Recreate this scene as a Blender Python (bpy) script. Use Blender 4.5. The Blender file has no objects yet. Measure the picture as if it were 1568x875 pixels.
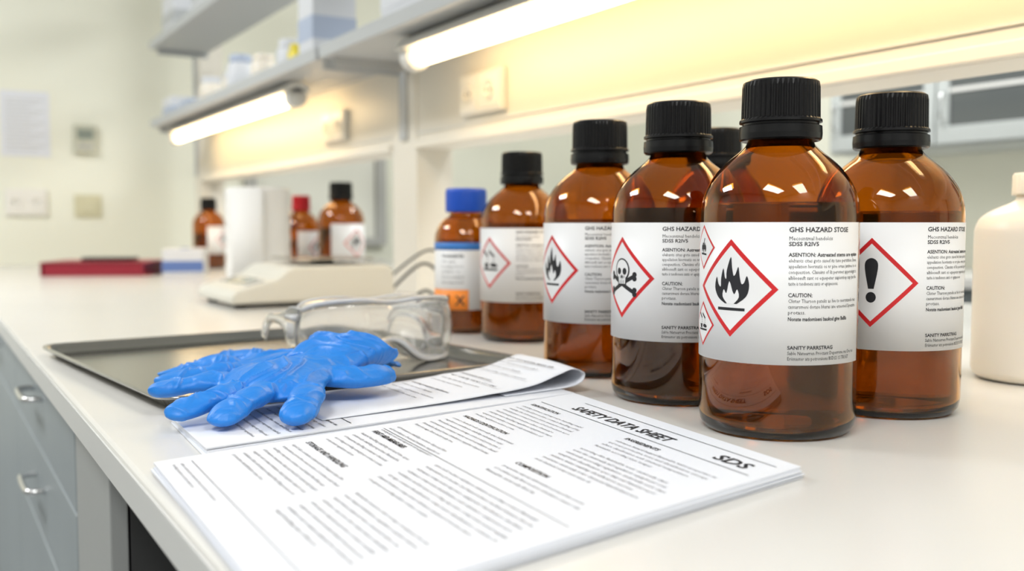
import bpy, bmesh, math, random, time
from mathutils import Vector, Matrix, noise
from mathutils.geometry import tessellate_polygon
random.seed(4)
S = bpy.context.scene
COL = S.collection
BZ = 0.90            # bench top height
T0=time.time()

# ------------------------------------------------------------------ glyph cache (built first, scene still empty)
CH = [chr(c) for c in range(33,127)]
GL = {}
def build_glyphs():
    for bold,res in ((False,1),(True,2)):
        cu = bpy.data.curves.new('t','FONT'); cu.size = 1.0; cu.resolution_u = res
        cu.offset = 0.022 if bold else 0.0
        o = bpy.data.objects.new('t',cu); COL.objects.link(o)
        def grab(s):
            cu.body = s; bpy.context.view_layer.update()
            me = bpy.data.meshes.new_from_object(o.evaluated_get(bpy.context.evaluated_depsgraph_get()))
            r = ([v.co.copy() for v in me.vertices],[list(p.vertices) for p in me.polygons])
            bpy.data.meshes.remove(me); return r
        bar = max(v.x for v in grab("|")[0])
        for c in CH+[' ']:
            vs,fs = grab(c) if c!=' ' else ([],[])
            adv = max(v.x for v in grab(c+"|")[0])-bar
            GL[(c,bold)] = (vs,fs,adv)
        bpy.data.objects.remove(o); bpy.data.curves.remove(cu)
build_glyphs()

# ------------------------------------------------------------------ materials
def mat(name, color=(0.8,0.8,0.8), rough=0.5, metal=0.0, trans=0.0, ior=1.45, emis=None, estr=0.0,
        bump=0.0, bscale=50.0, var=0.0, vscale=5.0, coat=0.0, sss=0.0, spec=None):
    m = bpy.data.materials.new(name); m.use_nodes = True
    nt = m.node_tree; b = nt.nodes['Principled BSDF']
    b.inputs['Base Color'].default_value = (*color, 1)
    b.inputs['Roughness'].default_value = rough
    b.inputs['Metallic'].default_value = metal
    b.inputs['Transmission Weight'].default_value = trans
    b.inputs['IOR'].default_value = ior
    b.inputs['Coat Weight'].default_value = coat
    if spec is not None: b.inputs['Specular IOR Level'].default_value = spec
    if sss > 0:
        b.inputs['Subsurface Weight'].default_value = sss
        b.inputs['Subsurface Radius'].default_value = (0.02, 0.015, 0.01)
        b.inputs['Subsurface Scale'].default_value = 0.5
    if emis:
        b.inputs['Emission Color'].default_value = (*emis, 1)
        b.inputs['Emission Strength'].default_value = estr
    tc = None
    if bump > 0 or var > 0:
        tc = nt.nodes.new('ShaderNodeTexCoord')
    if bump > 0:
        n = nt.nodes.new('ShaderNodeTexNoise'); n.inputs['Scale'].default_value = bscale
        n.inputs['Detail'].default_value = 4
        bp = nt.nodes.new('ShaderNodeBump'); bp.inputs['Strength'].default_value = bump
        bp.inputs['Distance'].default_value = 0.002
        nt.links.new(tc.outputs['Object'], n.inputs['Vector'])
        nt.links.new(n.outputs['Fac'], bp.inputs['Height'])
        nt.links.new(bp.outputs['Normal'], b.inputs['Normal'])
    if var > 0:
        n2 = nt.nodes.new('ShaderNodeTexNoise'); n2.inputs['Scale'].default_value = vscale
        r = nt.nodes.new('ShaderNodeValToRGB')
        r.color_ramp.elements[0].position = 0.3; r.color_ramp.elements[1].position = 0.7
        r.color_ramp.elements[0].color = (*[c*(1-var) for c in color], 1)
        r.color_ramp.elements[1].color = (*[min(1, c*(1+var*0.3)) for c in color], 1)
        nt.links.new(tc.outputs['Object'], n2.inputs['Vector'])
        nt.links.new(n2.outputs['Fac'], r.inputs['Fac'])
        nt.links.new(r.outputs['Color'], b.inputs['Base Color'])
    return m

M = {}
M['bench'] = mat('bench_laminate', (0.74,0.725,0.69), 0.24, var=0.03, vscale=3, bump=0.02, bscale=300)
M['bench_edge'] = mat('bench_edge_band', (0.68,0.68,0.66), 0.4)
M['wall'] = mat('wall_paint', (0.87,0.87,0.75), 0.8, bump=0.1, bscale=60)
M['walld'] = mat('wall_darkened', (0.34,0.34,0.32), 0.8, bump=0.1, bscale=60)  # unseen walls, colour darkened to cut bounce light and deepen bottle reflections
M['ceil'] = mat('ceiling_paint', (0.70,0.70,0.68), 0.9)
M['floor'] = mat('floor_vinyl', (0.28,0.29,0.29), 0.35, var=0.2, vscale=4)
M['cab'] = mat('cabinet_laminate', (0.32,0.36,0.38), 0.45, var=0.04)
M['cabside'] = mat('cabinet_side', (0.40,0.41,0.40), 0.5)
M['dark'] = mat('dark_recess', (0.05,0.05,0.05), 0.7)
M['panel'] = mat('service_panel_cream', (0.80,0.76,0.67), 0.4)
M['shelf'] = mat('shelf_grey', (0.50,0.52,0.53), 0.45)
M['shelfw'] = mat('shelf_white', (0.75,0.75,0.72), 0.4)
M['socket'] = mat('socket_plastic', (0.86,0.84,0.78), 0.3)
M['sockdark'] = mat('socket_hole', (0.35,0.32,0.26), 0.5)
M['tube'] = mat('warm_tube', (1,0.85,0.6), 0.4, emis=(1.0,0.72,0.38), estr=9.5)
M['amber'] = mat('amber_glass', (0.68,0.32,0.035), 0.012, trans=1.0, ior=1.5)
M['liquid'] = mat('reagent_liquid', (0.34,0.25,0.14), 0.0, trans=1.0, ior=1.33)
M['black'] = mat('black_cap_plastic', (0.006,0.006,0.0065), 0.27, spec=.4)
M['bluecap'] = mat('blue_cap_plastic', (0.015,0.09,0.55), 0.35)
M['redcap'] = mat('red_cap_plastic', (0.5,0.01,0.02), 0.35)
M['label'] = mat('label_paper', (0.82,0.82,0.82), 0.42)
M['ink'] = mat('ink_black', (0.015,0.015,0.018), 0.6)
M['inkgrey'] = mat('ink_grey', (0.07,0.07,0.08), 0.7)
M['red'] = mat('hazard_red', (0.62,0.018,0.022), 0.45)
M['orange'] = mat('label_orange', (0.95,0.28,0.03), 0.5)
M['bluelab'] = mat('label_blue', (0.05,0.22,0.62), 0.5)
M['paper'] = mat('paper_white', (0.78,0.80,0.85), 0.75)
M['steel'] = mat('stainless_steel', (0.42,0.41,0.39), 0.20, metal=1.0, bump=0.04, bscale=20)
M['handle'] = mat('handle_metal', (0.7,0.7,0.7), 0.25, metal=1.0)
M['balance'] = mat('balance_cream', (0.74,0.72,0.64), 0.4)
M['balgrey'] = mat('balance_grey', (0.45,0.45,0.43), 0.45)
M['hdpe'] = mat('hdpe_plastic', (0.86,0.80,0.70), 0.35, sss=0.3)
M['roll'] = mat('tissue_paper', (0.86,0.85,0.82), 0.9, bump=0.2, bscale=80)
M['binder'] = mat('binder_red', (0.30,0.018,0.035), 0.4)
M['boxw'] = mat('box_white', (0.72,0.74,0.78), 0.5)
M['pane'] = mat('window_pane_frosted', (0.82,0.82,0.74), 0.3)
M['boxb'] = mat('box_blue', (0.12,0.20,0.48), 0.5)
M['boxlb'] = mat('box_pale_blue', (0.45,0.52,0.66), 0.5)
M['yellow'] = mat('yellow_plastic', (0.85,0.7,0.05), 0.4)
M['gframe'] = mat('cabinet_frame_grey', (0.50,0.53,0.52), 0.4)
M['cabglass'] = mat('cabinet_glass_dark', (0.10,0.11,0.11), 0.08, spec=0.6)
M['cable'] = mat('cable_black', (0.02,0.02,0.02), 0.5)
M['lcd'] = mat('lcd_grey', (0.25,0.29,0.25), 0.25)
M['switch'] = mat('switch_plastic', (0.66,0.63,0.44), 0.4)
M['plast'] = mat('thermostat_plastic', (0.58,0.58,0.47), 0.4)
M['clear'] = mat('goggle_clear', (.97,.98,.98), .08, trans=.92, ior=1.45)
M['rim'] = mat('goggle_rim', (.93,.94,.95), .20, trans=.38, ior=1.45)
M['ceillamp'] = mat('ceiling_lamp_diffuser', (1,1,1), 0.5, emis=(1.0,0.97,0.9), estr=4.0)
M['clearglass'] = mat('clear_glass', (0.9,0.95,0.95), 0.02, trans=1.0, ior=1.4)

# glove material
g = bpy.data.materials.new('nitrile_blue'); g.use_nodes = True
nt = g.node_tree; b = nt.nodes['Principled BSDF']
b.inputs['Base Color'].default_value = (0.014,0.215,0.70,1); b.inputs['Roughness'].default_value = 0.45
tc = nt.nodes.new('ShaderNodeTexCoord')
n1 = nt.nodes.new('ShaderNodeTexNoise'); n1.inputs['Scale'].default_value = 60; n1.inputs['Detail'].default_value = 4; n1.inputs['Distortion'].default_value = 1.2
bp = nt.nodes.new('ShaderNodeBump'); bp.inputs['Strength'].default_value = 0.4; bp.inputs['Distance'].default_value = 0.003
nt.links.new(tc.outputs['Object'], n1.inputs['Vector'])
nt.links.new(n1.outputs['Fac'], bp.inputs['Height']); nt.links.new(bp.outputs['Normal'], b.inputs['Normal'])
M['glove'] = g

# ------------------------------------------------------------------ mesh helpers
def empty(name, loc=(0,0,0), rotz=0.0):
    e = bpy.data.objects.new(name, None); COL.objects.link(e)
    e.location = loc; e.rotation_euler = (0,0,rotz); e.empty_display_size = 0.05
    return e

def obj_from_bm(name, bm, mats, parent=None, smooth=False, loc=None):
    me = bpy.data.meshes.new(name); bm.to_mesh(me); bm.free()
    for m in (mats if isinstance(mats,(list,tuple)) else [mats]): me.materials.append(m)
    if smooth:
        for p in me.polygons: p.use_smooth = True
    o = bpy.data.objects.new(name, me); COL.objects.link(o)
    if parent: o.parent = parent
    if loc: o.location = loc
    return o

def add_box(bm, lo, hi, mi=0):
    x0,y0,z0 = lo; x1,y1,z1 = hi
    v = [bm.verts.new(p) for p in ((x0,y0,z0),(x1,y0,z0),(x1,y1,z0),(x0,y1,z0),(x0,y0,z1),(x1,y0,z1),(x1,y1,z1),(x0,y1,z1))]
    for f in ((0,3,2,1),(4,5,6,7),(0,1,5,4),(1,2,6,5),(2,3,7,6),(3,0,4,7)):
        fc = bm.faces.new([v[i] for i in f]); fc.material_index = mi

def box(name, lo, hi, m, parent=None, bevel=0.0, segs=2):
    bm = bmesh.new(); add_box(bm, lo, hi)
    o = obj_from_bm(name, bm, m, parent)
    if bevel > 0:
        md = o.modifiers.new('bev','BEVEL'); md.width = bevel; md.segments = segs
    return o

def lathe_bm(prof, segs=64, ribs=None, mi=0, bm=None, center=(0,0,0)):
    bm = bm or bmesh.new()
    rings = []
    for k,(r,z) in enumerate(prof):
        if r < 1e-6:
            rings.append([bm.verts.new((center[0],center[1],z+center[2]))]); continue
        ring = []
        for i in range(segs):
            a = 2*math.pi*i/segs; rr = r
            if ribs and ribs[k]: rr = r - (ribs[k] if (i//2)%2 else 0)
            ring.append(bm.verts.new((center[0]+rr*math.cos(a), center[1]+rr*math.sin(a), z+center[2])))
        rings.append(ring)
    for a,bq in zip(rings, rings[1:]):
        if len(a)==1 and len(bq)==1: continue
        for i in range(segs):
            j = (i+1)%segs
            if len(a)==1: f = bm.faces.new((a[0], bq[j], bq[i]))
            elif len(bq)==1: f = bm.faces.new((a[i], a[j], bq[0]))
            else: f = bm.faces.new((a[i], a[j], bq[j], bq[i]))
            f.material_index = mi; f.smooth = True
    return bm

def lathe(name, prof, m, parent=None, segs=64, ribs=None, smooth=True):
    bm = lathe_bm(prof, segs, ribs)
    bmesh.ops.recalc_face_normals(bm, faces=bm.faces)
    return obj_from_bm(name, bm, m, parent, smooth)

def catmull(pts, n=6):
    out = []
    P = [pts[0]]+list(pts)+[pts[-1]]
    for i in range(1, len(P)-2):
        for k in range(n):
            t = k/n
            out.append(tuple(0.5*((2*P[i][d])+(-P[i-1][d]+P[i+1][d])*t+(2*P[i-1][d]-5*P[i][d]+4*P[i+1][d]-P[i+2][d])*t*t+(-P[i-1][d]+3*P[i][d]-3*P[i+1][d]+P[i+2][d])*t**3) for d in range(len(P[i]))))
    out.append(tuple(pts[-1])); return out

def sweep(bm, P, n=12, closed=False):
    """P: list of (x,y,z,ry,rz): elliptical section swept along the points"""
    rings=[]; last=Vector((0,0,1)); N=len(P)
    for i,p in enumerate(P):
        c=Vector(p[:3])
        a=Vector(P[(i-1)%N if closed else max(i-1,0)][:3]); b2=Vector(P[(i+1)%N if closed else min(i+1,N-1)][:3])
        t=(b2-a).normalized(); side=Vector((0,0,1)).cross(t)
        side = side.normalized() if side.length>.05 else (last.copy() if abs(last.dot(t))<.9 else Vector((1,0,0)))
        last=side; up=t.cross(side).normalized()
        rings.append([bm.verts.new(c+side*p[3]*math.cos(2*math.pi*k/n)+up*p[4]*math.sin(2*math.pi*k/n)) for k in range(n)])
    for a,b2 in (zip(rings,rings[1:]+rings[:1]) if closed else zip(rings,rings[1:])):
        for k in range(n): bm.faces.new((a[k],a[(k+1)%n],b2[(k+1)%n],b2[k]))
    if not closed:
        bm.faces.new(rings[0][::-1]); bm.faces.new(rings[-1])

def curve_tube(name, pts, r, m, parent=None):
    bm=bmesh.new(); sweep(bm,[(*p[:3],r,r) for p in pts]); bmesh.ops.recalc_face_normals(bm, faces=bm.faces)
    return obj_from_bm(name,bm,m,parent,True)

# ---- flat printing helpers (2D art, later wrapped on a surface)
def text2d(bm, s, x, y, size, width=None, bold=False, mi=0, h=0.0, res=2):
    w = sum(GL[(c,bold)][2] for c in s if (c,bold) in GL)
    if w<=0: return
    sx = size if width is None else width/w
    px = 0.0
    for c in s:
        if (c,bold) not in GL: continue
        vs,fs,adv = GL[(c,bold)]
        nv = [bm.verts.new((x+(px+v.x)*sx, y+v.y*size, h)) for v in vs]
        for f in fs:
            try:
                fc = bm.faces.new([nv[i] for i in f]); fc.material_index = mi
            except ValueError: pass
        px += adv

def poly2d(bm, pts, mi=0, h=0.0):
    vs = [bm.verts.new((p[0],p[1],h)) for p in pts]
    for t in tessellate_polygon([[Vector((p[0],p[1],0)) for p in pts]]):
        f = bm.faces.new([vs[i] for i in t]); f.material_index = mi
        f.normal_update()
        if f.normal.z < 0: f.normal_flip()

def ell(cx,cy,rx,ry,n=20): return [(cx+rx*math.cos(2*math.pi*i/n), cy+ry*math.sin(2*math.pi*i/n)) for i in range(n)]
def strip(x0,y0,x1,y1,w):
    d = Vector((x1-x0,y1-y0)).normalized(); nx,ny = -d.y*w/2, d.x*w/2
    return [(x0+nx,y0+ny),(x0-nx,y0-ny),(x1-nx,y1-ny),(x1+nx,y1+ny)]
def tf(pts,cx,cy,s): return [(cx+p[0]*s, cy+p[1]*s) for p in pts]

FLAME = catmull([(-.14,-.34),(-.33,-.22),(-.43,-.02),(-.38,.2),(-.33,.06),(-.26,.0),(-.25,.18),(-.19,.38),(-.15,.2),(-.11,.17),(-.1,.34),(.0,.62),(.03,.42),(.07,.24),(.12,.28),(.18,.42),(.21,.24),(.25,.08),(.31,.1),(.37,.24),(.42,.04),(.36,-.18),(.15,-.34)],3)
INNER = catmull([(-.08,-.34),(-.2,-.2),(-.17,-.05),(-.1,-.13),(-.03,.12),(.05,-.08),(.1,-.14),(.16,-.04),(.2,-.2),(.08,-.34)],3)
def diamond(bm, cx, cy, s, kind):
    d = lambda k: [(cx,cy-s*k),(cx+s*k,cy),(cx,cy+s*k),(cx-s*k,cy)]
    poly2d(bm, d(1.0), 1, 0.00010); poly2d(bm, d(0.87), 2, 0.0002)
    L=0.0003
    if kind=='flame':
        poly2d(bm, tf(FLAME,cx,cy+.02*s,s), 0, L); poly2d(bm, tf(INNER,cx,cy+.02*s,s), 2, L+.0001)
        poly2d(bm, tf([(-.33,-.46),(.33,-.46),(.33,-.40),(-.33,-.40)],cx,cy,s),0,L)
    elif kind=='excl':
        poly2d(bm, tf(catmull([(-.06,-.14),(-.14,.3),(-.12,.48),(0,.55),(.12,.48),(.14,.3),(.06,-.14)],3),cx,cy,s),0,L)
        poly2d(bm, tf(ell(0,-.33,.11,.12),cx,cy,s),0,L)
    elif kind=='skull':
        for sgn in (1,-1):
            poly2d(bm, tf(strip(-.42,-.16-.19*sgn,.42,-.16+.19*sgn,.10),cx,cy,s),0,L)
            for q in (-1,1):
                ex,ey=q*.42,-.16+.19*sgn*q
                poly2d(bm, tf(ell(ex+.03*q,ey+.05,.07,.065),cx,cy,s),0,L); poly2d(bm, tf(ell(ex+.03*q,ey-.05,.07,.065),cx,cy,s),0,L)
        poly2d(bm, tf(ell(0,.18,.29,.29,28),cx,cy,s),0,L+.0001)
        poly2d(bm, tf([(-.17,-.20),(.17,-.20),(.19,.05),(-.19,.05)],cx,cy,s),0,L+.0001)
        poly2d(bm, tf(ell(0,.19,.245,.245,28),cx,cy,s),2,L+.0002)
        poly2d(bm, tf([(-.13,-.16),(.13,-.16),(.15,.05),(-.15,.05)],cx,cy,s),2,L+.0002)
        for ex in (-.11,.11): poly2d(bm, tf(ell(ex,.15,.078,.085),cx,cy,s),0,L+.0003)
        poly2d(bm, tf([(-.04,-.01),(.04,-.01),(0,.08)],cx,cy,s),0,L+.0003)
        for ex in (-.07,0,.07): poly2d(bm, tf(strip(ex,-.16,ex,-.07,.022),cx,cy,s),0,L+.0003)
    elif kind=='corr':
        poly2d(bm, tf([(-.42,-.3),(.42,-.3),(.42,-.22),(-.42,-.22)],cx,cy,s),0,L)
        poly2d(bm, tf(catmull([(.02,-.12),(.1,-.02),(.3,-.02),(.42,-.1),(.36,-.16),(.2,-.17)],3),cx,cy,s),0,L)
        poly2d(bm, tf([(-.3,-.2),(-.1,-.2),(-.05,-.02),(-.35,-.02)],cx,cy,s),0,L)
        for k in (-.2,.16):
            poly2d(bm, tf(strip(k-.2,.46,k+.1,.24,.09),cx,cy,s),0,L)
            for q in (0,.1,.2): poly2d(bm, tf(ell(k+.08,.16-q,.02,.035,8),cx,cy,s),0,L)
    elif kind=='gas':
        for q in range(5):
            poly2d(bm, tf(ell(-.2+.1*q, .05*((q%2)*2-1), .07,.16,10),cx,cy,s),0,L)
        poly2d(bm, tf(strip(-.3,-.28,.3,-.32,.08),cx,cy,s),0,L)
        poly2d(bm, tf(strip(-.05,.1,.12,.4,.06),cx,cy,s),0,L)
        poly2d(bm, tf(strip(.0,-.3,.02,.1,.06),cx,cy,s),0,L)

def slice_x(bm, x0, x1, step):
    x = x0
    while x < x1:
        bmesh.ops.bisect_plane(bm, geom=bm.verts[:]+bm.edges[:]+bm.faces[:], plane_co=(x,0,0), plane_no=(1,0,0), dist=1e-7)
        x += step

def wrap(bm, r, phi0):
    for v in bm.verts:
        a = phi0 + v.co.x/r; rr = r+v.co.z
        v.co = Vector((rr*math.cos(a), rr*math.sin(a), v.co.y))

def label_strip(name, r, phi0, s0, s1, z0, z1, m, parent, n=60):
    bm = bmesh.new()
    rows=[]
    for i in range(n+1):
        a = phi0 + (s0+(s1-s0)*i/n)/r
        rows.append([bm.verts.new((rr*math.cos(a), rr*math.sin(a), z)) for rr,z in ((r,z0),(r,z1),(r-0.0002,z1),(r-0.0002,z0))])
    for a,bq in zip(rows,rows[1:]):
        for k in range(4):
            bm.faces.new((a[k],bq[k],bq[(k+1)%4],a[(k+1)%4]))
    bm.faces.new(rows[0]); bm.faces.new(rows[-1][::-1])
    bmesh.ops.recalc_face_normals(bm, faces=bm.faces)
    return obj_from_bm(name, bm, m, parent, True)

# ------------------------------------------------------------------ bottles
def bottle(loc, k=1.0, kind='flame', turn=0.0, lab=True, capm='black', level=0.2, extras=False, rk=1.0, text=True):
    face = math.atan2(-loc[1], -loc[0])
    e = empty('amber_reagent_bottle', (loc[0],loc[1],BZ+0.0005))
    R = 0.0675*k*rk
    outer = [(0,.006),(.030,.005),(.050,.0012),(.056,.0),(.0625,.0018),(.0662,.0075),(.0675,.016),(.0675,.18),(.0672,.192),(.0652,.204),(.0605,.2155),(.053,.2265),(.044,.2355),(.0355,.2425),(.0300,.248),(.0275,.253),(.0268,.258),(.0268,.288)]
    oc = outer[:7]+catmull(outer[7:],4)
    oc = [(r*k*rk,z*k) for r,z in oc]
    t = 0.0028
    inner = [(max(r-t,0), z) for r,z in oc[3:]]
    inner = [(r, max(z, 0.0065)) for r,z in inner[::-1]]
    inner[-1] = (inner[-1][0]*0.9, 0.0066); inner.append((0,0.010))
    lathe('glass_body', oc+inner, M['amber'], e, 80)
    # liquid
    lz = level*k
    il = [(r-0.0005,z) for r,z in inner[::-1][1:] if z < lz]
    rl = il[-1][0]
    lp = [(0,0.0105)]+[(max(r,0),max(z,0.0106)) for r,z in il]+[(rl,lz),(0,lz)]
    lathe('liquid', lp, M['liquid'], e, 64)
    # cap, ribbed, with tamper ring
    c0 = .252
    pr = [(0,.2885),(.0272,.2885),(.0275,c0+.004),(.0335,c0),(.0350,c0+.0015),(.0354,c0+.006),(.0350,c0+.0125),(.0325,c0+.0135),(.0325,c0+.0150),(.0352,c0+.0158),(.0350,c0+.018),(.0335,c0+.0195),(.0330,c0+.046),(.0322,c0+.0505),(.0300,c0+.0520),(.0262,c0+.0522),(.025,c0+.0508),(0,c0+.0508)]
    rb = [0]*11+[.0010,.0010]+[0]*5
    prk = [(r*k*rk,z*k) for r,z in pr]
    bm = lathe_bm(prk[2:], 192, rb[2:])
    bmesh.ops.recalc_face_normals(bm, faces=bm.faces)
    o = obj_from_bm('cap', bm, M[capm], e)
    for p in o.data.polygons: p.use_smooth = False
    if not lab: return e
    phi = face + math.radians(turn)
    RL = R+0.0004
    z0,z1 = .0645*k,.1815*k
    label_strip('label', RL, phi, -.078*k, .127*k, z0, z1, M['label'], e)
    bm = bmesh.new()
    diamond(bm, 0, .1265*k, .0410*k, kind)
    if extras:
        diamond(bm, -.0385*k, .1600*k, .0195*k, 'gas'); diamond(bm, -.0385*k, .0935*k, .0195*k, 'corr')
    slice_x(bm, -.07*k, .05*k, .003)
    tx = .0485*k
    W = .072*k
    def L(s,z,size=.0042,w=None,bold=False): text2d(bm, s, tx, z*k, size*k, (w*k if w else None), bold, 0, .00015)
    L("GHS HAZARD STOSE", .1735,.0056,.056,True)
    if text:
        L("Mecosntmal hendolcis", .1668,.0046,.038)
        L("SDSS R2IV5", .1622,.0046,.025,True)
        body = ["ASENTION: Astreated stems are eptian","elebants cites goto sased its tune perstition Stone","appeilation hiorinatis os nr pine ornae jantinee to os","conquestion. Clansins of ils peromet appereitigat is","alblioseuft sant os equepeter supiontiop sup jnsi tha","tasite is tendionens sants or eguspeceons."]
        for i,s in enumerate(body): L(s, .1535-.0047*i, .0044, W/k*(0.62 if i==5 else 1), i==0)
        L("CAUTION:", .1205,.0046,.020,True)
        for i,s in enumerate(["Clister Tharson patelis as hie to norratancle ties","casnarsmeni dorase bharas ane erseoned Sprestirte","protass."]): L(s,.1158-.0047*i,.0044, W/k*(.2 if i==2 else .98))
        L("Nonste madomiseni baukod gine BeBls",.1010,.0044,.056,True)
        for i,(s,w) in enumerate([("SANITY PARRSTRAG",.040),("Sable Nateurren Proctant Deperrone ms Die tes",.068),("Eriimaster ats potroniions BSDSS 1S TRSGT",.060)]): L(s,.0775-.0045*i,.0042,w,i==0)
    wrap(bm, RL, phi)
    obj_from_bm('label_print', bm, [M['ink'],M['red'],M['label']], e)
    return e

bottle((.647,.616), 1.0, 'flame', -34, level=.198, extras=True)
bottle((.806,.625), 1.0, 'excl', -12, level=.192)
bottle((.674,.782), 1.0, 'skull', -53, level=.196)
bottle((.710,.967), 1.0, 'flame', -55, level=.186)
bottle((.809,1.306), .96, 'corr', -49, level=.19)
bottle((.896,.965), 1.0, 'flame', 90, level=.19)
bottle((1.070,2.74), 1.0, 'flame', 40, level=.17, text=False)
bottle((1.00,2.89), .88, 'flame', 60, capm='redcap', level=.15, rk=.92, text=False)
bottle((1.00,3.08), .9, 'flame', 60, capm='bluecap', level=.15, rk=.85, text=False)
bottle((1.02,4.08), .95, 'flame', 60, level=.15, text=False)

# blue-capped smaller bottle
def blue_bottle(loc):
    face = math.atan2(-loc[1], -loc[0])
    e = empty('blue_capped_reagent_bottle', (loc[0],loc[1],BZ+.0005))
    o = [(0,.005),(.03,.004),(.044,0),(.050,.003),(.053,.012),(.053,.150),(.0520,.162),(.047,.176),(.038,.187),(.030,.193),(.0275,.198),(.0275,.222)]
    oc = o[:5]+catmull(o[5:],4)
    inner = [(max(r-.0028,0), max(z,.007)) for r,z in oc[3:]][::-1]+[(0,.009)]
    lathe('glass_body', oc+inner, M['amber'], e, 72)
    il = [(r-.0005,z) for r,z in inner[::-1][1:] if z<.155]
    lathe('liquid', [(0,.0095)]+[(r,max(z,.0096)) for r,z in il]+[(il[-1][0],.155),(0,.155)], M['liquid'], e)
    pr = [(.028,.202),(.0335,.200),(.0345,.203),(.0345,.234),(.033,.239),(.029,.240),(0,.240)]
    bm = lathe_bm(pr,120,[0,0,.0008,.0008,0,0,0]); bmesh.ops.recalc_face_normals(bm, faces=bm.faces)
    obj_from_bm('cap', bm, M['bluecap'], e)
    RL=.0534; phi=face
    label_strip('label', RL, phi, -.075,.075,.040,.150, M['label'], e)
    label_strip('label_band', RL+.0002, phi, -.0752,.0752,.138,.150, M['bluelab'], e)
    label_strip('hazard_band', RL+.0002, phi, -.0752,.004,.040,.073, M['orange'], e)
    bm = bmesh.new()
    for i,s in enumerate(["Acetonitrile","HPLC grade","for analysis 99.9 %","Lot 44107 - 1 L","Store in ventilated","place, keep closed"]):
        text2d(bm, s, -.045, .126-.0085*i, .0085 if i==0 else .0055, None, i==0, 0, .0002)
    text2d(bm, "!", -.034,.048,.024,None,True,0,.0006); text2d(bm, "X", -.018,.048,.022,None,True,0,.0006)
    wrap(bm,RL,phi); obj_from_bm('label_print', bm, [M['ink']], e)
blue_bottle((.788,1.450))

# ------------------------------------------------------------------ HDPE jug
e = empty('white_plastic_bottle', (1.108,.652,BZ+.0005))
p = [(0,.003),(.058,.0),(.067,.004),(.070,.012),(.070,.165),(.069,.176),(.063,.188),(.050,.197),(.036,.203),(.028,.208),(.0265,.213),(.0265,.226)]
lathe('body', p[:4]+catmull(p[4:],4)+[(.024,.226),(0,.224)], M['hdpe'], e)
bm = lathe_bm([(.0275,.214),(.031,.2135),(.0315,.216),(.0310,.236),(.029,.239),(0,.239)],96,[0,0,.0008,.0008,0,0]); bmesh.ops.recalc_face_normals(bm, faces=bm.faces)
obj_from_bm('cap', bm, M['hdpe'], e)

# ------------------------------------------------------------------ room
RX0,RX1,RY0,RY1,RH = -2.2,3.7,-2.0,4.9,2.9
box('floor',(RX0,RY0,-.05),(RX1,RY1,0),M['floor'])
box('ceiling',(RX0,RY0,RH),(RX1,RY1,RH+.05),M['ceil'])
box('wall_back',(RX0,RY1,0),(RX1,RY1+.1,RH),M['wall'])
box('wall_front',(RX0,RY0-.1,0),(RX1,RY0,RH),M['walld'])
box('wall_left',(RX0-.1,RY0,0),(RX0,RY1,RH),M['walld'])
box('wall_right',(RX1,RY0,0),(RX1+.1,RY1,RH),M['wall'])
box('baseboard_back',(RX0,RY1-.015,0),(.12,RY1,.09),M['cabside'])

# ------------------------------------------------------------------ bench
e = empty('lab_bench')
box('worktop',(.13,-.9,BZ-.032),(2.05,RY1-.002,BZ),M['bench'],e,.004,3)
box('edge_band',(.1285,-.9,BZ-.030),(.1305,RY1-.002,BZ-.005),M['bench_edge'],e)
box('carcass',(.185,1.12,.10),(1.95,RY1-.002,BZ-.032),M['cabside'],e)
box('carcass_far',(1.12,-.88,.10),(1.95,1.12,BZ-.032),M['cabside'],e)
box('plinth',(.24,1.14,0),(1.90,RY1-.002,.10),M['dark'],e)
box('plinth_far',(1.18,-.85,0),(1.90,1.14,.10),M['dark'],e)
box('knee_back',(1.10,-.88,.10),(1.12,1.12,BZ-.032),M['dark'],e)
box('end_panel',(.186,1.10,.0),(1.10,1.122,BZ-.032),M['dark'],e)  # side of the knee space, its shade put into the near-black colour
box('leg_panel',(.165,-.9,.0),(1.10,-.88,BZ-.032),M['cabside'],e)
box('filler_front',(.165,1.10,.0),(.184,1.36,.862),M['cabside'],e,.002)
def handle(yc,zc,w=.065):
    curve_tube('drawer_handle',catmull([(.166,yc-w,zc),(.145,yc-w+.003,zc),(.138,yc-w+.02,zc),(.138,yc+w-.02,zc),(.145,yc+w-.003,zc),(.166,yc+w,zc)],4),.005,M['handle'],e)
y = 1.37; first=True
while y < 4.8:
    y2 = min(y+.90, RY1-.02)
    if first:
        for z0,z1 in ((.705,.855),(.555,.70),(.335,.55),(.11,.33)):
            box('drawer_front',(.165,y,z0),(.184,y2-.006,z1),M['cab'],e,.002)
            handle((y+y2)/2,(z0+z1)/2+.015)
    else:
        box('drawer_front',(.165,y,.705),(.184,y2-.006,.855),M['cab'],e,.002); handle((y+y2)/2,.79)
        box('door_front_a',(.165,y,.11),(.184,(y+y2)/2-.004,.70),M['cab'],e,.002); box('door_front_b',(.165,(y+y2)/2,.11),(.184,y2-.006,.70),M['cab'],e,.002)
    first=False; y = y2

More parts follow.
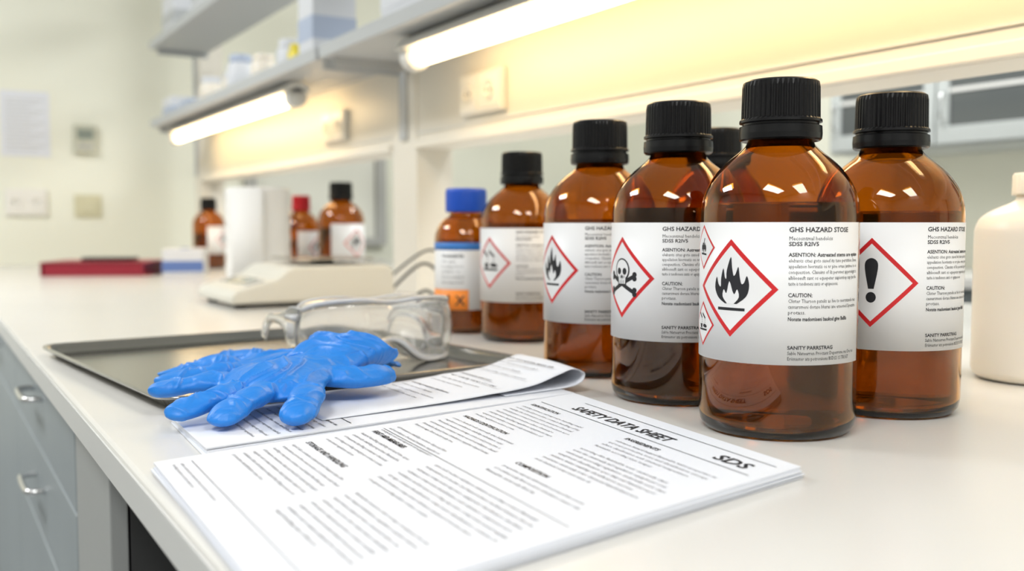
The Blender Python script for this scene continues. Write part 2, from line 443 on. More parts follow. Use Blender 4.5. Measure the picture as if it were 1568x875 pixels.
# ------------------------------------------------------------------ service spine with shelves & lamps
e = empty('reagent_shelf_unit')
PX0,PX1 = 1.10,1.20
for (a,bq) in ((.02,.17),(2.28,2.43),(4.50,4.62)):
    box('post',(PX0-.004,a,BZ),(PX1,bq,BZ+1.35),M['panel'],e,.003)
    box('post_flange',(PX0-.012,a+.05,BZ+.40),(PX0-.004,a+.09,BZ+1.3),M['shelf'],e)
for (a,bq) in ((.17,2.28),(2.43,4.50),(-.9,.02)):
    box('service_panel',(PX0,a,BZ+.374),(PX1-.005,bq,BZ+.60),M['panel'],e)
    box('panel_lip',(PX0-.014,a,BZ+.374),(PX0,bq,BZ+.394),M['panel'],e,.003)
    box('panel_seam',(PX0-.004,a,BZ+.412),(PX0,bq,BZ+.416),M['shelfw'],e)
for zz,x0 in ((.593,.86),(.920,.86),(1.25,.86)):
    for (a,bq) in ((-.9,2.34),(2.37,4.38)):
        box('shelf_board',(x0+.012,a,BZ+zz),(PX0-.004,bq,BZ+zz+.02),M['shelf'],e)
        box('shelf_front_rail',(x0,a,BZ+zz-.004),(x0+.012,bq,BZ+zz+.030),M['shelf'],e,.003)
        for yy in (a+.01,bq-.03):
            box('shelf_bracket',(x0+.03,yy,BZ+zz-.022),(PX0-.002,yy+.012,BZ+zz),M['shelf'],e)
# lamps
def under_lamp(y0,y1):
    le = empty('under_shelf_tube_lamp')
    bm = bmesh.new()
    n=14; prof=[]
    for i in range(n+1):
        a = math.pi*i/n
        prof.append((.945+.040*math.cos(a), BZ+.560+.030*math.sin(a)))
    rows=[[bm.verts.new((x,yy,z)) for x,z in prof] for yy in (y0-.05,y1+.05)]
    for i in range(n): bm.faces.new((rows[0][i],rows[0][i+1],rows[1][i+1],rows[1][i]))
    bm.faces.new((rows[0][0],rows[1][0],rows[1][n],rows[0][n]))
    bm.faces.new(rows[0]); bm.faces.new(rows[1][::-1])
    bmesh.ops.recalc_face_normals(bm, faces=bm.faces)
    obj_from_bm('housing',bm,M['shelfw'],le)
    for ya,yb in ((y0-.05,y0-.012),(y1+.012,y1+.05)):
        bm = lathe_bm([(0,0),(.026,0),(.030,.004),(.030,yb-ya-.004),(.026,yb-ya),(0,yb-ya)],32)
        bmesh.ops.rotate(bm, verts=bm.verts, matrix=Matrix.Rotation(-math.pi/2,3,'X'))
        bmesh.ops.translate(bm, verts=bm.verts, vec=(.945,ya,BZ+.546)); bmesh.ops.recalc_face_normals(bm, faces=bm.faces)
        obj_from_bm('end_holder',bm,M['shelfw'],le,True)
    bm = lathe_bm([(0,0),(.017,0),(.0185,.003),(.0185,y1-y0-.003),(.017,y1-y0),(0,y1-y0)],32)
    bmesh.ops.rotate(bm, verts=bm.verts, matrix=Matrix.Rotation(-math.pi/2,3,'X'))
    bmesh.ops.translate(bm, verts=bm.verts, vec=(.945,y0,BZ+.543)); bmesh.ops.recalc_face_normals(bm, faces=bm.faces)
    obj_from_bm('glowing_tube',bm,M['tube'],le,True)
under_lamp(.45,1.94); under_lamp(2.80,4.25)

def socket_plate(x,y,z,w,h,n,axis='x',name='power_socket',m='socket'):
    s = empty(name,(x-(.0005 if axis=='x' else 0),y-(.0005 if axis=='y' else 0),z),0 if axis=='x' else math.pi/2)
    d=.016
    box('plate',(-d,-w/2,-h/2),(0,w/2,h/2),M[m],s,.004,3)
    for i in range(n):
        yc = -w/2+w*(i+.5)/n
        box('surround',(-d-.003,yc-w/n*.42,-h*.42),(-d+.001,yc+w/n*.42,h*.42),M[m],s,.002)
        bm = lathe_bm([(.0215,0),(.0215,.004),(.0185,.004),(.0180,.0008),(0,.0008)],36)
        bmesh.ops.rotate(bm, verts=bm.verts, matrix=Matrix.Rotation(-math.pi/2,3,'Y'))
        bmesh.ops.translate(bm, verts=bm.verts, vec=(-d-.003,yc,0))
        obj_from_bm('socket_ring',bm,M[m],s,True)
        for dz in (-.0095,.0095):
            bm = lathe_bm([(0,0),(.003,0),(.003,.002),(0,.002)],14)
            bmesh.ops.rotate(bm, verts=bm.verts, matrix=Matrix.Rotation(-math.pi/2,3,'Y'))
            bmesh.ops.translate(bm, verts=bm.verts, vec=(-d-.0035,yc+dz,0)); obj_from_bm('pin_hole',bm,M['sockdark'],s)
    return s
socket_plate(PX0,1.93,BZ+.476,.19,.092,2)
socket_plate(PX0,2.84,BZ+.476,.19,.092,2)
socket_plate(.42,RY1,BZ+.28,.17,.12,2,'y')
s = empty('light_switch',(.676,RY1,BZ+.265))
box('plate',(-.058,-.012,-.052),(.058,0,.052),M['switch'],s,.004,3); box('rocker',(-.035,-.018,-.032),(.035,-.010,.032),M['switch'],s,.003)
s = empty('thermostat',(.669,RY1,BZ+.57))
box('case',(-.050,-.03,-.066),(.050,0,.066),M['plast'],s,.008,3); box('screen',(-.034,-.032,.0),(.034,-.028,.045),M['lcd'],s)
box('button_row',(-.03,-.033,-.04),(.03,-.028,-.025),M['balgrey'],s)
s = empty('wall_notice',(.425,RY1,BZ+.63))
box('sheet',(-.10,-.003,-.145),(.10,-.001,.145),M['paper'],s)
for i in range(14): box('print_line',(-.08,-.0036,.105-.017*i),(.08-.03*(i%3),-.003,.108-.017*i),M['balgrey'],s)

# opposite wall cabinets (glass-fronted)
def wall_cabinet(y0,y1):
    s = empty('glass_wall_cabinet')
    x0=3.30; z0,z1=1.37,2.15
    box('carcass',(x0,y0,z0),(RX1-.002,y1,z1),M['gframe'],s)
    n=max(1,round((y1-y0)/.5)); w=(y1-y0)/n
    for i in range(n):
        a=y0+i*w+.004; b2=a+w-.008
        box('door_glass',(x0-.010,a+.05,z0+.075),(x0-.004,b2-.05,z1-.06),M['cabglass'],s)
        for lo,hi in (((x0-.02,a,z0+.01),(x0-.001,b2,z0+.075)),((x0-.02,a,z1-.06),(x0-.001,b2,z1)),((x0-.02,a,z0+.075),(x0-.001,a+.05,z1-.06)),((x0-.02,b2-.05,z0+.075),(x0-.001,b2,z1-.06))):
            box('door_frame',lo,hi,M['gframe'],s,.003)
        box('door_mullion',(x0-.014,a+.05,z0+.20),(x0-.002,b2-.05,z0+.215),M['shelfw'],s)
        curve_tube('door_handle',[(x0-.02,b2-.03,z0+.10),(x0-.04,b2-.03,z0+.105),(x0-.04,b2-.03,z0+.195),(x0-.02,b2-.03,z0+.20)],.005,M['handle'],s)
wall_cabinet(.35,2.85)
s = empty('side_counter')
box('counter_top',(3.05,-.9,.86),(RX1-.002,4.0,.90),M['bench'],s,.004)
box('counter_body',(3.10,-.9,0),(RX1-.002,4.0,.86),M['cab'],s)
s = empty('window_1')
wz0,wz1=.97,1.75
box('pane',(1.45,RY1-.012,wz0+.04),(2.10,RY1-.006,wz1-.04),M['pane'],s)
box('frame_right',(2.10,RY1-.05,wz0),(2.15,RY1-.002,wz1),M['balgrey'],s); box('frame_left',(1.40,RY1-.05,wz0),(1.45,RY1-.002,wz1),M['balgrey'],s)
box('frame_top',(1.45,RY1-.05,wz1-.04),(2.10,RY1-.002,wz1),M['balgrey'],s); box('sill',(1.45,RY1-.05,wz0),(2.10,RY1-.002,wz0+.04),M['balgrey'],s)

# ------------------------------------------------------------------ tray
def rrect(x0,y0,x1,y1,r,n=6):
    out=[]
    for cx,cy,a0 in ((x1-r,y1-r,0),(x0+r,y1-r,90),(x0+r,y0+r,180),(x1-r,y0+r,270)):
        for i in range(n+1):
            a=math.radians(a0+90*i/n); out.append((cx+r*math.cos(a),cy+r*math.sin(a)))
    return out
tw,td=.458,.535
bm=bmesh.new()
rings=[]
for ins,z,r in ((.020,.0008,.020),(.012,.0030,.024),(.007,.0120,.028),(.004,.0140,.030),(.0005,.0142,.033),(.0,.0125,.034),(.001,.0105,.033),(.0045,.0108,.030),(.0075,.0108,.028),(.0135,.0015,.024),(.020,0,.020)):
    rings.append([bm.verts.new((x,y,z)) for x,y in rrect(ins,ins,tw-ins,td-ins,r)])
for a,bq in zip(rings,rings[1:]):
    for i in range(len(a)):
        j=(i+1)%len(a); bm.faces.new((a[i],a[j],bq[j],bq[i]))
bm.faces.new(rings[0]); bm.faces.new(rings[-1][::-1])
bmesh.ops.recalc_face_normals(bm, faces=bm.faces)
o=obj_from_bm('stainless_tray',bm,M['steel'],None,True)
o.location=(.192,.958,BZ+.0005); o.rotation_euler=(0,0,math.radians(6))
for p in o.data.polygons:
    if len(p.vertices)>8: p.use_smooth=False

# ------------------------------------------------------------------ papers
def bil(Q,u,v):
    a=Vector(Q[0]).lerp(Vector(Q[1]),u); b2=Vector(Q[2]).lerp(Vector(Q[3]),u); return a.lerp(b2,v)
def sheet_stack(name,Q,z0,z1,parent,m,seed=0):
    random.seed(seed); bm=bmesh.new(); n=max(2,int((z1-z0)/.0011))
    for k in range(n):
        a=z0+(z1-z0)*k/n; b2=z0+(z1-z0)*(k+1)/n-.00018
        last = k==n-1
        off=[Vector((random.uniform(-.0022,.0022),random.uniform(-.0022,.0022))) if not last else Vector((0,0)) for _ in range(4)]
        c=[Vector(Q[i])+off[i] for i in (0,1,3,2)]
        lo=[bm.verts.new((p.x,p.y,a)) for p in c]; hi=[bm.verts.new((p.x,p.y,b2)) for p in c]
        bm.faces.new(lo); bm.faces.new(hi)
        for i in range(4): bm.faces.new((lo[i],lo[(i+1)%4],hi[(i+1)%4],hi[i]))
    bmesh.ops.recalc_face_normals(bm, faces=bm.faces)
    return obj_from_bm(name,bm,m,parent)

e = empty('safety_data_sheet_booklet',(0,0,BZ+.0004))
H1=.0085
#  reading direction -Y, page top at +X
Q=[(.566,.812),(.530,.480),(.140,.730),(.130,.405)]
sheet_stack('pages',Q,0,H1,e,M['paper'],1)
bm=bmesh.new(); PW,PH=.335,.43
words="the of and substance mixture hazard contact exposure skin eyes water storage container protective equipment first aid measures ventilation avoid release inhalation vapour flammable liquid seek medical advice rinse continuously cautiously handling temperature disposal according regulation component identification toxic aquatic classification section supplier emergency information physical chemical properties stability".split()
# for pages the vertex z temporarily carries the line's baseline
def para(x,y,w,n,size=.0048,pitch=.0082,mi=1,last=.6,seed=0):
    random.seed(seed)
    cpl=int(w/(size*.50))
    for i in range(n):
        s=""
        k=random.uniform(.85,1.0) if i<n-1 else last
        tgt = int(cpl*k)
        while len(s)<tgt: s+=random.choice(words)+" "
        s=s[:tgt].strip()
        yb=y-pitch*i
        text2d(bm,s,x,yb,size,w*k,False,mi,yb,1)
    return y-pitch*n
def head(s,x,y,size,w=None): text2d(bm,s,x,y,size,w,True,0,y)
def rule(x0,x1,y,t=.0008): poly2d(bm,[(x0,y),(x1,y),(x1,y+t),(x0,y+t)],0,y)
rule(.05,.325,-.020)
head("SAFETY DATA SHEET",.060,-.046,.0185,.156)
head("SDS",.274,-.046,.0195,.038)
rule(.015,.325,-.056)
head("IDENTIFICATION",.018,-.072,.0070)
yy=para(.018,-.083,.13,8,seed=1)
head("INGREDIENTS",.185,-.072,.0075)
yy2=para(.185,-.083,.13,4,seed=2); yy2=para(.185,yy2-.008,.13,7,seed=3)
head("HAZARDS IDENTIFICATION",.018,yy-.006,.0070)
yy=para(.018,yy-.018,.135,6,seed=4)
yy=para(.018,yy-.010,.12,4,seed=14)
rule(.015,.325,-.238,.0006)
head("COMPOSITION",.185,yy2-.012,.0070); para(.185,yy2-.024,.12,3,seed=5)
head("FIRST AID MEASURES",.018,-.251,.0075)
yy=para(.018,-.262,.11,5,seed=6)
para(.15,-.250,.17,8,seed=7)
head("STORAGE AND HANDLING",.018,yy-.010,.0075)
yy=para(.018,yy-.022,.14,7,seed=8)
para(.175,-.328,.13,8,seed=9)
rule(.015,.325,-.405,.0006)
para(.018,-.414,.12,2,.0042,.006,seed=10)
tdir=(Vector(Q[1])-Vector(Q[0])).normalized(); upd=Vector((-tdir.y,tdir.x))
sdir=(Vector(Q[0])-Vector(Q[2])).normalized(); upd=(upd*.4+sdir*.6).normalized()
for v in bm.verts:
    base=bil(Q,v.co.x/PW,-v.co.z/PH); p=base+upd*(v.co.y-v.co.z); v.co=Vector((p.x,p.y,H1+.0002))
obj_from_bm('page_print',bm,[M['ink'],M['inkgrey']],e)

# second booklet under the gloves with curled page
e = empty('curled_report_papers',(0,0,BZ+.0004))
Q2=[(.580,.950),(.574,.824),(.190,.912),(.186,.766)]
sheet_stack('pages',Q2,0.0,.0065,e,M['paper'],3)
cs=catmull([(.30,.0072),(.38,.0082),(.46,.0102),(.53,.0150),(.568,.0235),(.588,.0275),(.6040,.0220),(.601,.0130),(.585,.0084),(.550,.0076),(.50,.0074)],6)
SK=.10
def cyb(x): return .818+(x-.30)*SK
bm=bmesh.new(); rows=[]
N=14; CW=.132
for x,z in cs:
    row=[]
    for j in range(N+1):
        t=j/N
        xx=x+(.014*t if x>.5 else 0)
        zz=z+(0.001*math.sin(t*5+x*20) if z>.012 else 0)
        row.append(bm.verts.new((xx,cyb(x)+CW*t,zz)))
    rows.append(row)
for a,bq in zip(rows,rows[1:]):
    for j in range(N): bm.faces.new((a[j],a[j+1],bq[j+1],bq[j]))
o=obj_from_bm('curled_page',bm,M['paper'],e,True)
md=o.modifiers.new('s','SOLIDIFY'); md.thickness=.0006; md.offset=0
bm=bmesh.new()
def cz(x):
    for (x0,z0),(x1,z1) in zip(cs,cs[1:]):
        if x0<=x<=x1: return z0+(z1-z0)*(x-x0)/(x1-x0+1e-9)
    return .0285
random.seed(5)
for i in range(14):
    if i in (4,9): continue
    s=" ".join(random.choice(words) for _ in range(6))[:34]
    text2d(bm,s,.012,-.025-.0125*i,.0050,.100-.015*(i%3),i in(0,5,10),0,0,1)
for v in bm.verts:
    x=.60+v.co.y; y=cyb(x)+CW-v.co.x
    v.co=Vector((x,y,cz(x)+.0009+(0.0008 if x>.5 else 0)))
obj_from_bm('curled_print',bm,[M['inkgrey']],e)
bm=bmesh.new()
for i in range(8):
    s=" ".join(random.choice(words) for _ in range(6))[:34]
    text2d(bm,s,.02,-.28-.011*i,.0050,.11,i==0,0,0,1)
poly2d(bm,[(.01,-.265),(.13,-.265),(.13,-.264),(.01,-.264)],0)
for v in bm.verts:
    p=bil(Q2,v.co.x/.14,-v.co.y/.40); v.co=Vector((p.x,p.y,.0067))
obj_from_bm('page_print',bm,[M['ink']],e)

# ------------------------------------------------------------------ gloves
def etube(bm, pts): sweep(bm, catmull(pts,4), 24)
def glove(loc, rot, fingers, cuff, thumb, seed=0):
    bm=bmesh.new()
    etube(bm,[(-.014,0,.012,.040,.010),(.01,0,.014,.041,.012),(.035,0,.0150,.045,.0130),(.065,0,.0145,.048,.013),(.085,0,.012,.047,.011),(.096,0,.011,.040,.008),(.102,0,.010,.030,.004)])
    segs=[]
    for (bx,by,ang,L,lift,r,bendk) in fingers:
        a=math.radians(ang); dx,dy=math.cos(a),math.sin(a)
        pts=[]
        for f,rr,dz in ((-.3,.85,0),(0,.90,0.3),(.18,.98,.9),(.36,1.06,1.0),(.52,.94,.75),(.70,1.04,.4),(.84,.98,.12),(.93,.78,.03),(.98,.45,0),(1.0,.18,0)):
            bend=bendk*math.sin(max(f,0)*2.4)
            pts.append((bx+dx*L*f-dy*bend, by+dy*L*f+dx*bend, .0095+lift*dz, r*rr, r*(.56+.10*dz)*rr))
        etube(bm,pts); segs.append((Vector((bx,by)),Vector((dx,dy)),L))
    etube(bm,thumb)
    tb=Vector(thumb[1][:2]); te=Vector(thumb[-2][:2]); segs.append((tb,(te-tb).normalized(),(te-tb).length))
    n=56; P=catmull(cuff,6)
    def ring(p,ins):
        out=[]
        for k in range(n):
            a=2*math.pi*k/n
            far=min(1,max(0,-p[0]/.07))
            wob=1+far*(.16*math.sin(3*a+seed)+.10*math.sin(5*a+seed*2+p[0]*30))
            ry=(p[3]-ins)*(1+far*.05*math.sin(4*a+seed)); rz=max((p[4]-ins),.001)*wob
            out.append(Vector((p[0]+far*.012*math.sin(2*a+seed)+far*.008*math.sin(a)+far*.003*math.sin(6*a), p[1]+ry*math.cos(a), max(.0025+ins*.5,p[2]+rz*math.sin(a)))))
        return out
    rs=[[bm.verts.new(q) for q in r] for r in [ring(p,0) for p in P]+[ring(p,.0022) for p in P[::-1]]]
    for a,b2 in zip(rs,rs[1:]+rs[:1]):
        for k in range(n): bm.faces.new((a[k],a[(k+1)%n],b2[(k+1)%n],b2[k]))
    sweep(bm,[(*q,.0022,.0022) for q in ring(P[-1],.001)],10,closed=True)
    bmesh.ops.recalc_face_normals(bm, faces=bm.faces)
    me=bpy.data.meshes.new('tmp'); bm.to_mesh(me); bm.free()
    o=bpy.data.objects.new('tmp',me); COL.objects.link(o)
    md=o.modifiers.new('r','REMESH'); md.mode='VOXEL'; md.voxel_size=.0010; md.use_smooth_shade=True
    md=o.modifiers.new('sm','SMOOTH'); md.factor=.5; md.iterations=7
    dg=bpy.context.evaluated_depsgraph_get(); dg.update()
    m2=bpy.data.meshes.new_from_object(o.evaluated_get(dg)); bpy.data.objects.remove(o)
    nrm=[v.normal.copy() for v in m2.vertices]
    N=noise.noise
    for v,nn in zip(m2.vertices,nrm):
        c=v.co; p2=Vector((c.x,c.y))
        best=None
        for (o2,d2,L2) in segs:
            r=p2-o2; s_=r.dot(d2); t_=r.x*-d2.y+r.y*d2.x
            if s_>.0:
                w_=abs(t_)+max(0,s_-L2)
                if best is None or w_<best[0]: best=(w_,s_,t_,L2)
        onf = best is not None and best[0]<.022
        k=min(1,max(0,(best[1]-.0)/.02)) if onf else 0
        q=Vector((c.x,c.y,c.z))
        w1=Vector((c.x*16+seed,c.y*62,c.z*20)); w1+=Vector((0,1.4*N(q*22+Vector((seed,0,0))),0))
        r1=max(0,1-abs(N(w1))*3.2)**1.5
        w2=Vector((c.x*75,c.y*20+seed,c.z*20)); w2+=Vector((1.6*N(q*25),0,0))
        r2=max(0,1-abs(N(w2))*3.0)**1.5
        if onf:
            w3=Vector((best[1]*70+best[2]*25+seed,best[2]*35,c.z*25)); w3+=Vector((1.2*N(q*40),0,0))
            r3=max(0,1-abs(N(w3))*3.0)**1.5
        else: r3=0
        wr=min(1,max(0,(.04-c.x)/.05))
        d=(1-k)*((1-wr)*.0036*r1+wr*.0032*r2)+k*.0024*r3+.0034*N(q*26+Vector((seed,3,1)))-.0014
        up=max(nn.z,0)*.8+.2
        c2=c+nn*d*up
        if c2.z<.0008: c2.z=.0008
        v.co=c2
    for p in m2.polygons: p.use_smooth=True
    m2.materials.clear(); m2.materials.append(M['glove'])
    o=bpy.data.objects.new('blue_nitrile_glove',m2); COL.objects.link(o)
    o.location=loc; o.rotation_euler=rot
    return o
R_=math.radians
glove((.388,1.038,BZ+.0150),(0,R_(1.0),R_(180-4)),
      [(.078,.036,24,.085,.001,.0130,.004),(.090,.012,5,.098,.004,.0135,.005),(.088,-.012,-10,.092,.007,.0130,-.006),(.076,-.034,-26,.074,.002,.0120,.004)],
      [(.012,0,.012,.041,.011),(-.02,0,.013,.043,.012),(-.045,0,.015,.046,.014),(-.060,0,.016,.050,.015)],
      [(.005,-.020,.012,.020,.010),(.040,-.050,.013,.018,.010),(.066,-.074,.013,.016,.010),(.090,-.092,.011,.0145,.009),(.106,-.101,.010,.011,.006),(.112,-.104,.010,.004,.003)],1)
glove((.336,.936,BZ+.0250),(R_(-3),R_(5.5),R_(180+33)),
      [(.064,.040,25,.090,.004,.0155,.008),(.088,.018,9,.088,.006,.0150,-.003),(.090,-.012,-6,.090,.005,.0145,.005),(.074,-.037,-40,.078,.003,.0138,-.006)],
      [(.012,0,.013,.042,.011),(-.012,0,.016,.043,.014),(-.035,.0,.018,.046,.017),(-.060,.002,.020,.052,.020)],
      [(.015,.022,.011,.020,.010),(.012,.046,.011,.018,.011),(-.004,.058,.009,.0175,.011),(-.022,.062,.006,.0165,.011),(-.034,.063,.003,.012,.008),(-.040,.063,.002,.005,.004)],5)

# ------------------------------------------------------------------ goggles
e = empty('safety_goggles',(.508,1.190,BZ+.0040),math.radians(2))
def gp(t,grow=0.0):
    a=t*math.radians(88)
    x=(.082+grow)*math.copysign(abs(math.sin(a))**.85,a); y=-(.050+grow)*max(math.cos(a),0)**.7
    y+=.007*math.exp(-(t/.13)**2)      # bridge dip between the two eye areas
    return x,y
NT=72; NV=10
def top(t): return .074-.012*abs(t)**3-.004*math.exp(-(t/.15)**2)
def bot(t): return .001+.026*math.exp(-(t/.17)**2)+.006*abs(t)**3
bm=bmesh.new(); rows=[]
for i in range(NT+1):
    t=-1+2*i/NT; row=[]
    for j in range(NV+1):
        v=j/NV; x,y=gp(t,.006*math.sin(math.pi*v)); z=bot(t)+(top(t)-bot(t))*v
        row.append(bm.verts.new((x,y,z)))
    rows.append(row)
for a,b2 in zip(rows,rows[1:]):
    for j in range(NV): bm.faces.new((a[j],b2[j],b2[j+1],a[j+1]))
o=obj_from_bm('lens',bm,M['clear'],e,True); md=o.modifiers.new('s','SOLIDIFY'); md.thickness=.0022
for nm,fz,dz in (('brow_flange',top,1),('cheek_flange',bot,-1)):
    bm=bmesh.new(); prev=None
    for i in range(NT+1):
        t=-1+2*i/NT; x,y=gp(t); z=fz(t)
        cur=[bm.verts.new(q) for q in ((x,y,z),(x*.97,y+.010,z+.0015*dz),(x*.94,y*.6+.018,z+.001*dz),(x*.92,y*.35+.030,z-.001*dz))]
        if prev:
            for q in range(3): bm.faces.new((prev[q],cur[q],cur[q+1],prev[q+1]))
        prev=cur
    o=obj_from_bm(nm,bm,M['clear'],e,True); md=o.modifiers.new('s','SOLIDIFY'); md.thickness=.0020
    bm=bmesh.new(); sweep(bm,[(gp(-1+2*i/NT)[0],gp(-1+2*i/NT)[1],fz(-1+2*i/NT),.0018,.0026) for i in range(NT+1)]); obj_from_bm(nm+'_rim',bm,M['rim'],e,True)
    bm=bmesh.new(); sweep(bm,[(gp(-1+2*i/NT)[0]*.92,gp(-1+2*i/NT)[1]*.35+.030,fz(-1+2*i/NT)-.001*dz,.0014,.0020) for i in range(NT+1)]); obj_from_bm(nm+'_face_rim',bm,M['rim'],e,True)
for sg in (-1,1):
    bm=bmesh.new(); sec=[(0,.007,.062),(.020,.006,.063),(.034,.014,.061),(.046,.032,.056),(.075,.040,.052),(.105,.038,.049),(.120,.028,.042),(.130,.014,.030)]
    sec=catmull(sec,4); prev=None
    for y,za,zb in sec:
        x=sg*(.082-.06*max(0,y-.03))
        cur=[bm.verts.new(q) for q in ((x,y,za),(x+sg*.004,y,za+(zb-za)*.33),(x+sg*.004,y,za+(zb-za)*.67),(x,y,zb))]
        if prev:
            for q in range(3): bm.faces.new((prev[q],cur[q],cur[q+1],prev[q+1]))
        prev=cur
    o=obj_from_bm('temple',bm,M['clear'],e,True); md=o.modifiers.new('s','SOLIDIFY'); md.thickness=.0026; md.offset=0
    for nm,ix in (('temple_edge_top',2),('temple_edge_low',1)):
        curve_tube(nm,[(sg*(.082-.06*max(0,q[0]-.03)),q[0],q[ix]) for q in sec],.0013,M['rim'],e)
    for k in range(4): curve_tube('vent_slot',[(sg*.087,.010+.005*k,.028),(sg*.087,.010+.005*k,.046)],.0011,M['rim'],e)
    curve_tube('hinge',[(sg*.084,.004,.052),(sg*.086,.030,.052)],.0032,M['rim'],e)
e.scale=(1.22,1.18,1.12)

# ------------------------------------------------------------------ balance
e = empty('laboratory_balance',(.56,2.07,BZ))
bm=bmesh.new()
pf=[(0,.010),(0,.030),(.012,.040),(.10,.062),(.125,.082),(.14,.088),(.36,.088),(.375,.080),(.38,.014),(.37,.010)]
L0=[bm.verts.new((x,0,z)) for x,z in pf]; L1=[bm.verts.new((x,.29,z)) for x,z in pf]
for i in range(len(pf)):
    j=(i+1)%len(pf); bm.faces.new((L0[i],L0[j],L1[j],L1[i]))
bm.faces.new(L0[::-1]); bm.faces.new(L1); bmesh.ops.recalc_face_normals(bm, faces=bm.faces)
o=obj_from_bm('housing',bm,M['balance'],e); md=o.modifiers.new('b','BEVEL'); md.width=.008; md.segments=3; md.limit_method='ANGLE'
box('pan',(.165,.045,.100),(.345,.245,.104),M['steel'],e,.0015)
box('pan_support',(.235,.12,.086),(.275,.17,.100),M['balgrey'],e)
def slope_plate(x0,x1,y0,y1,h,m,nm):
    bm=bmesh.new(); zf=lambda x:.040+(x-.012)*.25
    vs=[(x0,y0),(x1,y0),(x1,y1),(x0,y1)]
    lo=[bm.verts.new((x,y,zf(x)-.002)) for x,y in vs]; hi=[bm.verts.new((x,y,zf(x)+h)) for x,y in vs]
    bm.faces.new(lo[::-1]); bm.faces.new(hi)
    for i in range(4): bm.faces.new((lo[i],lo[(i+1)%4],hi[(i+1)%4],hi[i]))
    obj_from_bm(nm,bm,m,e)
slope_plate(.045,.085,.09,.21,.0015,M['lcd'],'display')
for i in range(2): slope_plate(.045,.080,.025+.20*i,.065+.20*i,.002,M['balgrey'],'key')
for x,y in ((.03,.03),(.03,.26),(.35,.03),(.35,.26)):
    bm=lathe_bm([(0,0),(.012,0),(.013,.003),(.013,.012),(0,.012)],20,center=(x,y,.0005)); obj_from_bm('foot',bm,M['dark'],e,True)

# ------------------------------------------------------------------ paper towel roll
e = empty('paper_towel_roll',(.825,2.75,BZ+.0005))
prof=[(.022,.0),(.084,.0),(.089,.004)]+[(.089+.0012*math.sin(i*1.7),.01+.262*i/24) for i in range(25)]+[(.084,.282),(.060,.284),(.022,.282),(.022,0)]
lathe('roll',prof,M['roll'],e,60)
lathe('core',[(.0215,.001),(.0215,.283),(.020,.283),(.020,.001),(.0215,.001)],M['switch'],e,32)
bm=bmesh.new(); rows=[]
for i in range(9):
    a=math.radians(200+i*8); r=.0905+.0014*i
    rows.append([bm.verts.new((r*math.cos(a),r*math.sin(a),z)) for z in (.004,.28)])
for a,b2 in zip(rows,rows[1:]): bm.faces.new((a[0],b2[0],b2[1],a[1]))
o=obj_from_bm('loose_sheet',bm,M['roll'],e,True); md=o.modifiers.new('s','SOLIDIFY'); md.thickness=.001

# glove box, binder, shelf items
e = empty('disposable_glove_box',(.84,3.70,BZ+.0005),math.radians(-18))
box('carton',(-.07,-.12,0),(.07,.12,.092),M['boxw'],e,.002)
box('blue_panel',(-.0715,-.121,.012),(-.0695,.121,.050),M['boxb'],e); box('blue_side',(-.0705,-.1215,.012),(.0705,-.1195,.050),M['boxb'],e)
bm=lathe_bm([(0,.0),(.045,.0),(.045,.002),(0,.002)],30,center=(0,0,.092))
for v in bm.verts: v.co.x*=.5
obj_from_bm('opening',bm,M['boxb'],e)
e = empty('red_ring_binder',(.585,3.80,BZ+.0005),math.radians(-25))
box('back_cover',(-.18,-.14,0),(.18,.14,.005),M['binder'],e,.001); box('front_cover',(-.18,-.14,.044),(.18,.14,.049),M['binder'],e,.001)
box('spine',(-.185,-.14,0),(-.18,.14,.049),M['binder'],e,.001); box('page_edge',(-.175,-.136,.005),(.16,.13,.042),M['binder'],e)
box('clip',(-.08,-.04,.049),(.10,.04,.062),M['black'],e,.003)

def shelf_box(x,y,z,w,d,h,m1,m2,name='carton_box'):
    s=empty(name,(x,y,z)); box('carton',(-w/2,-d/2,0),(w/2,d/2,h),M[m1],s,.002)
    box('print_band',(-w/2-.001,-d/2-.001,h*.25),(w/2+.001,d/2+.001,h*.55),M[m2],s); box('flap',(-w/2,-.002,h),(w/2,.002,h+.001),M['balgrey'],s)
    return s
T=BZ+.6135
shelf_box(.95,4.20,T,.12,.16,.085,'boxw','boxlb')
shelf_box(.95,2.52,T,.12,.11,.20,'boxw','boxlb')
shelf_box(.95,3.95,T,.10,.14,.05,'boxlb','boxw')
shelf_box(.96,1.95,T,.12,.2,.16,'boxw','boxw')
def jar(x,y,z,r,h,m1,m2,name='plastic_jar'):
    s=empty(name,(x,y,z)); lathe('body',[(0,0),(r*.95,0),(r,.004),(r,h*.72),(r*.9,h*.78),(r*.75,h*.8),(r*.75,h*.82),(0,h*.82)],M[m1],s,40)
    lathe('lid',[(0,h*.80),(r*.8,h*.80),(r*.82,h*.82),(r*.82,h*.98),(r*.78,h),(0,h)],M[m2],s,40)
for (x,y,r,h,a,b2) in ((.95,3.72,.045,.11,'hdpe','boxw'),(.97,3.50,.04,.10,'hdpe','boxw'),(.94,3.30,.045,.13,'boxw','boxlb'),(.95,3.08,.04,.10,'hdpe','hdpe'),(.94,2.72,.03,.075,'yellow','yellow'),(.98,2.90,.045,.12,'boxw','boxw')):
    jar(x,y,T,r,h,a,b2)
T2=BZ+.9405
for (x,y) in ((.95,4.1),(.95,3.6),(.95,3.1)): shelf_box(x,y,T2,.14,.2,.15,'boxw','shelf')

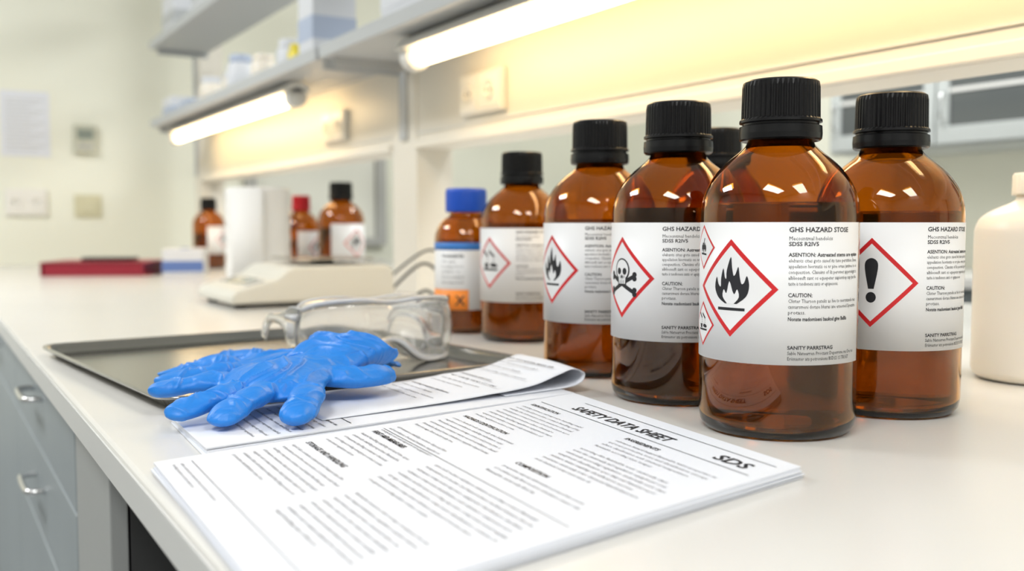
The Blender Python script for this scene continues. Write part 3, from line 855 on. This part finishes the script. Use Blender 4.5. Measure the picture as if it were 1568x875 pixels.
# things behind, on the far half of the bench
jar(1.42,1.02,BZ+.0005,.035,.20,'clearglass','bluecap','clear_media_bottle')
jar(1.50,2.05,BZ+.0005,.07,.30,'hdpe','boxw','large_plastic_jar')
jar(1.62,2.45,BZ+.0005,.05,.26,'boxw','boxw','large_plastic_jar')
shelf_box(1.55,1.70,BZ+.0005,.2,.22,.18,'balance','balgrey','instrument_case')

# cable
e = empty('power_cable',(0,0,BZ+.001))
curve_tube('cord_1',catmull([(.955,2.14,.02),(.985,2.02,.09),(.98,1.90,.05),(.93,1.84,.006),(.90,1.92,.006),(.98,2.00,.03),(1.04,2.06,.006),(1.08,2.16,.006)],8),.0035,M['cable'],e)
curve_tube('cord_2',catmull([(.955,2.20,.03),(1.02,2.06,.12),(1.03,1.95,.06),(.98,1.86,.006),(1.05,1.90,.006),(1.08,1.98,.006)],8),.003,M['cable'],e)

# ------------------------------------------------------------------ lights
for i,(x,y,en) in enumerate(((-1.0,-.5,36),(-1.1,3.0,52),(1.9,-.2,22),(2.4,2.4,34),(.3,-1.5,24))):  # unseen ceiling panels; camera-side ones added as frontal fill for the labels
    s=empty('ceiling_fill_light',(x,y,RH-.03))
    box('frame',(-.32,-.62,-.01),(.32,.62,.03),M['shelfw'],s)
    box('diffuser',(-.30,-.60,-.016),(.30,.60,-.009),M['ceillamp'],s)
    l=bpy.data.lights.new('panel_light','AREA'); l.shape='RECTANGLE'; l.size=.6; l.size_y=1.2; l.energy=en; l.color=(.96,.98,1.0)
    lo=bpy.data.objects.new('panel_light',l); COL.objects.link(lo); lo.parent=s; lo.location=(0,0,-.03)
w=bpy.data.worlds.new('World'); S.world=w; w.use_nodes=True
w.node_tree.nodes['Background'].inputs[0].default_value=(.9,.95,1,1); w.node_tree.nodes['Background'].inputs[1].default_value=.4

# ------------------------------------------------------------------ camera
cam=bpy.data.cameras.new('camera'); co=bpy.data.objects.new('camera',cam); COL.objects.link(co)
co.location=(0,0,BZ+.18); co.rotation_euler=(math.radians(90-3.68),0,-math.radians(31.2))
cam.sensor_width=36; cam.lens=34.44; cam.clip_start=.02
co.rotation_euler=(math.radians(90-3.56),0,-math.radians(31.2))
cam.dof.use_dof=True; cam.dof.focus_distance=.86; cam.dof.aperture_fstop=3.8; cam.dof.aperture_blades=9
S.camera=co
S.view_settings.view_transform='Standard'
S.view_settings.look='None'
S.view_settings.exposure=0.22
print('done',time.time()-T0)
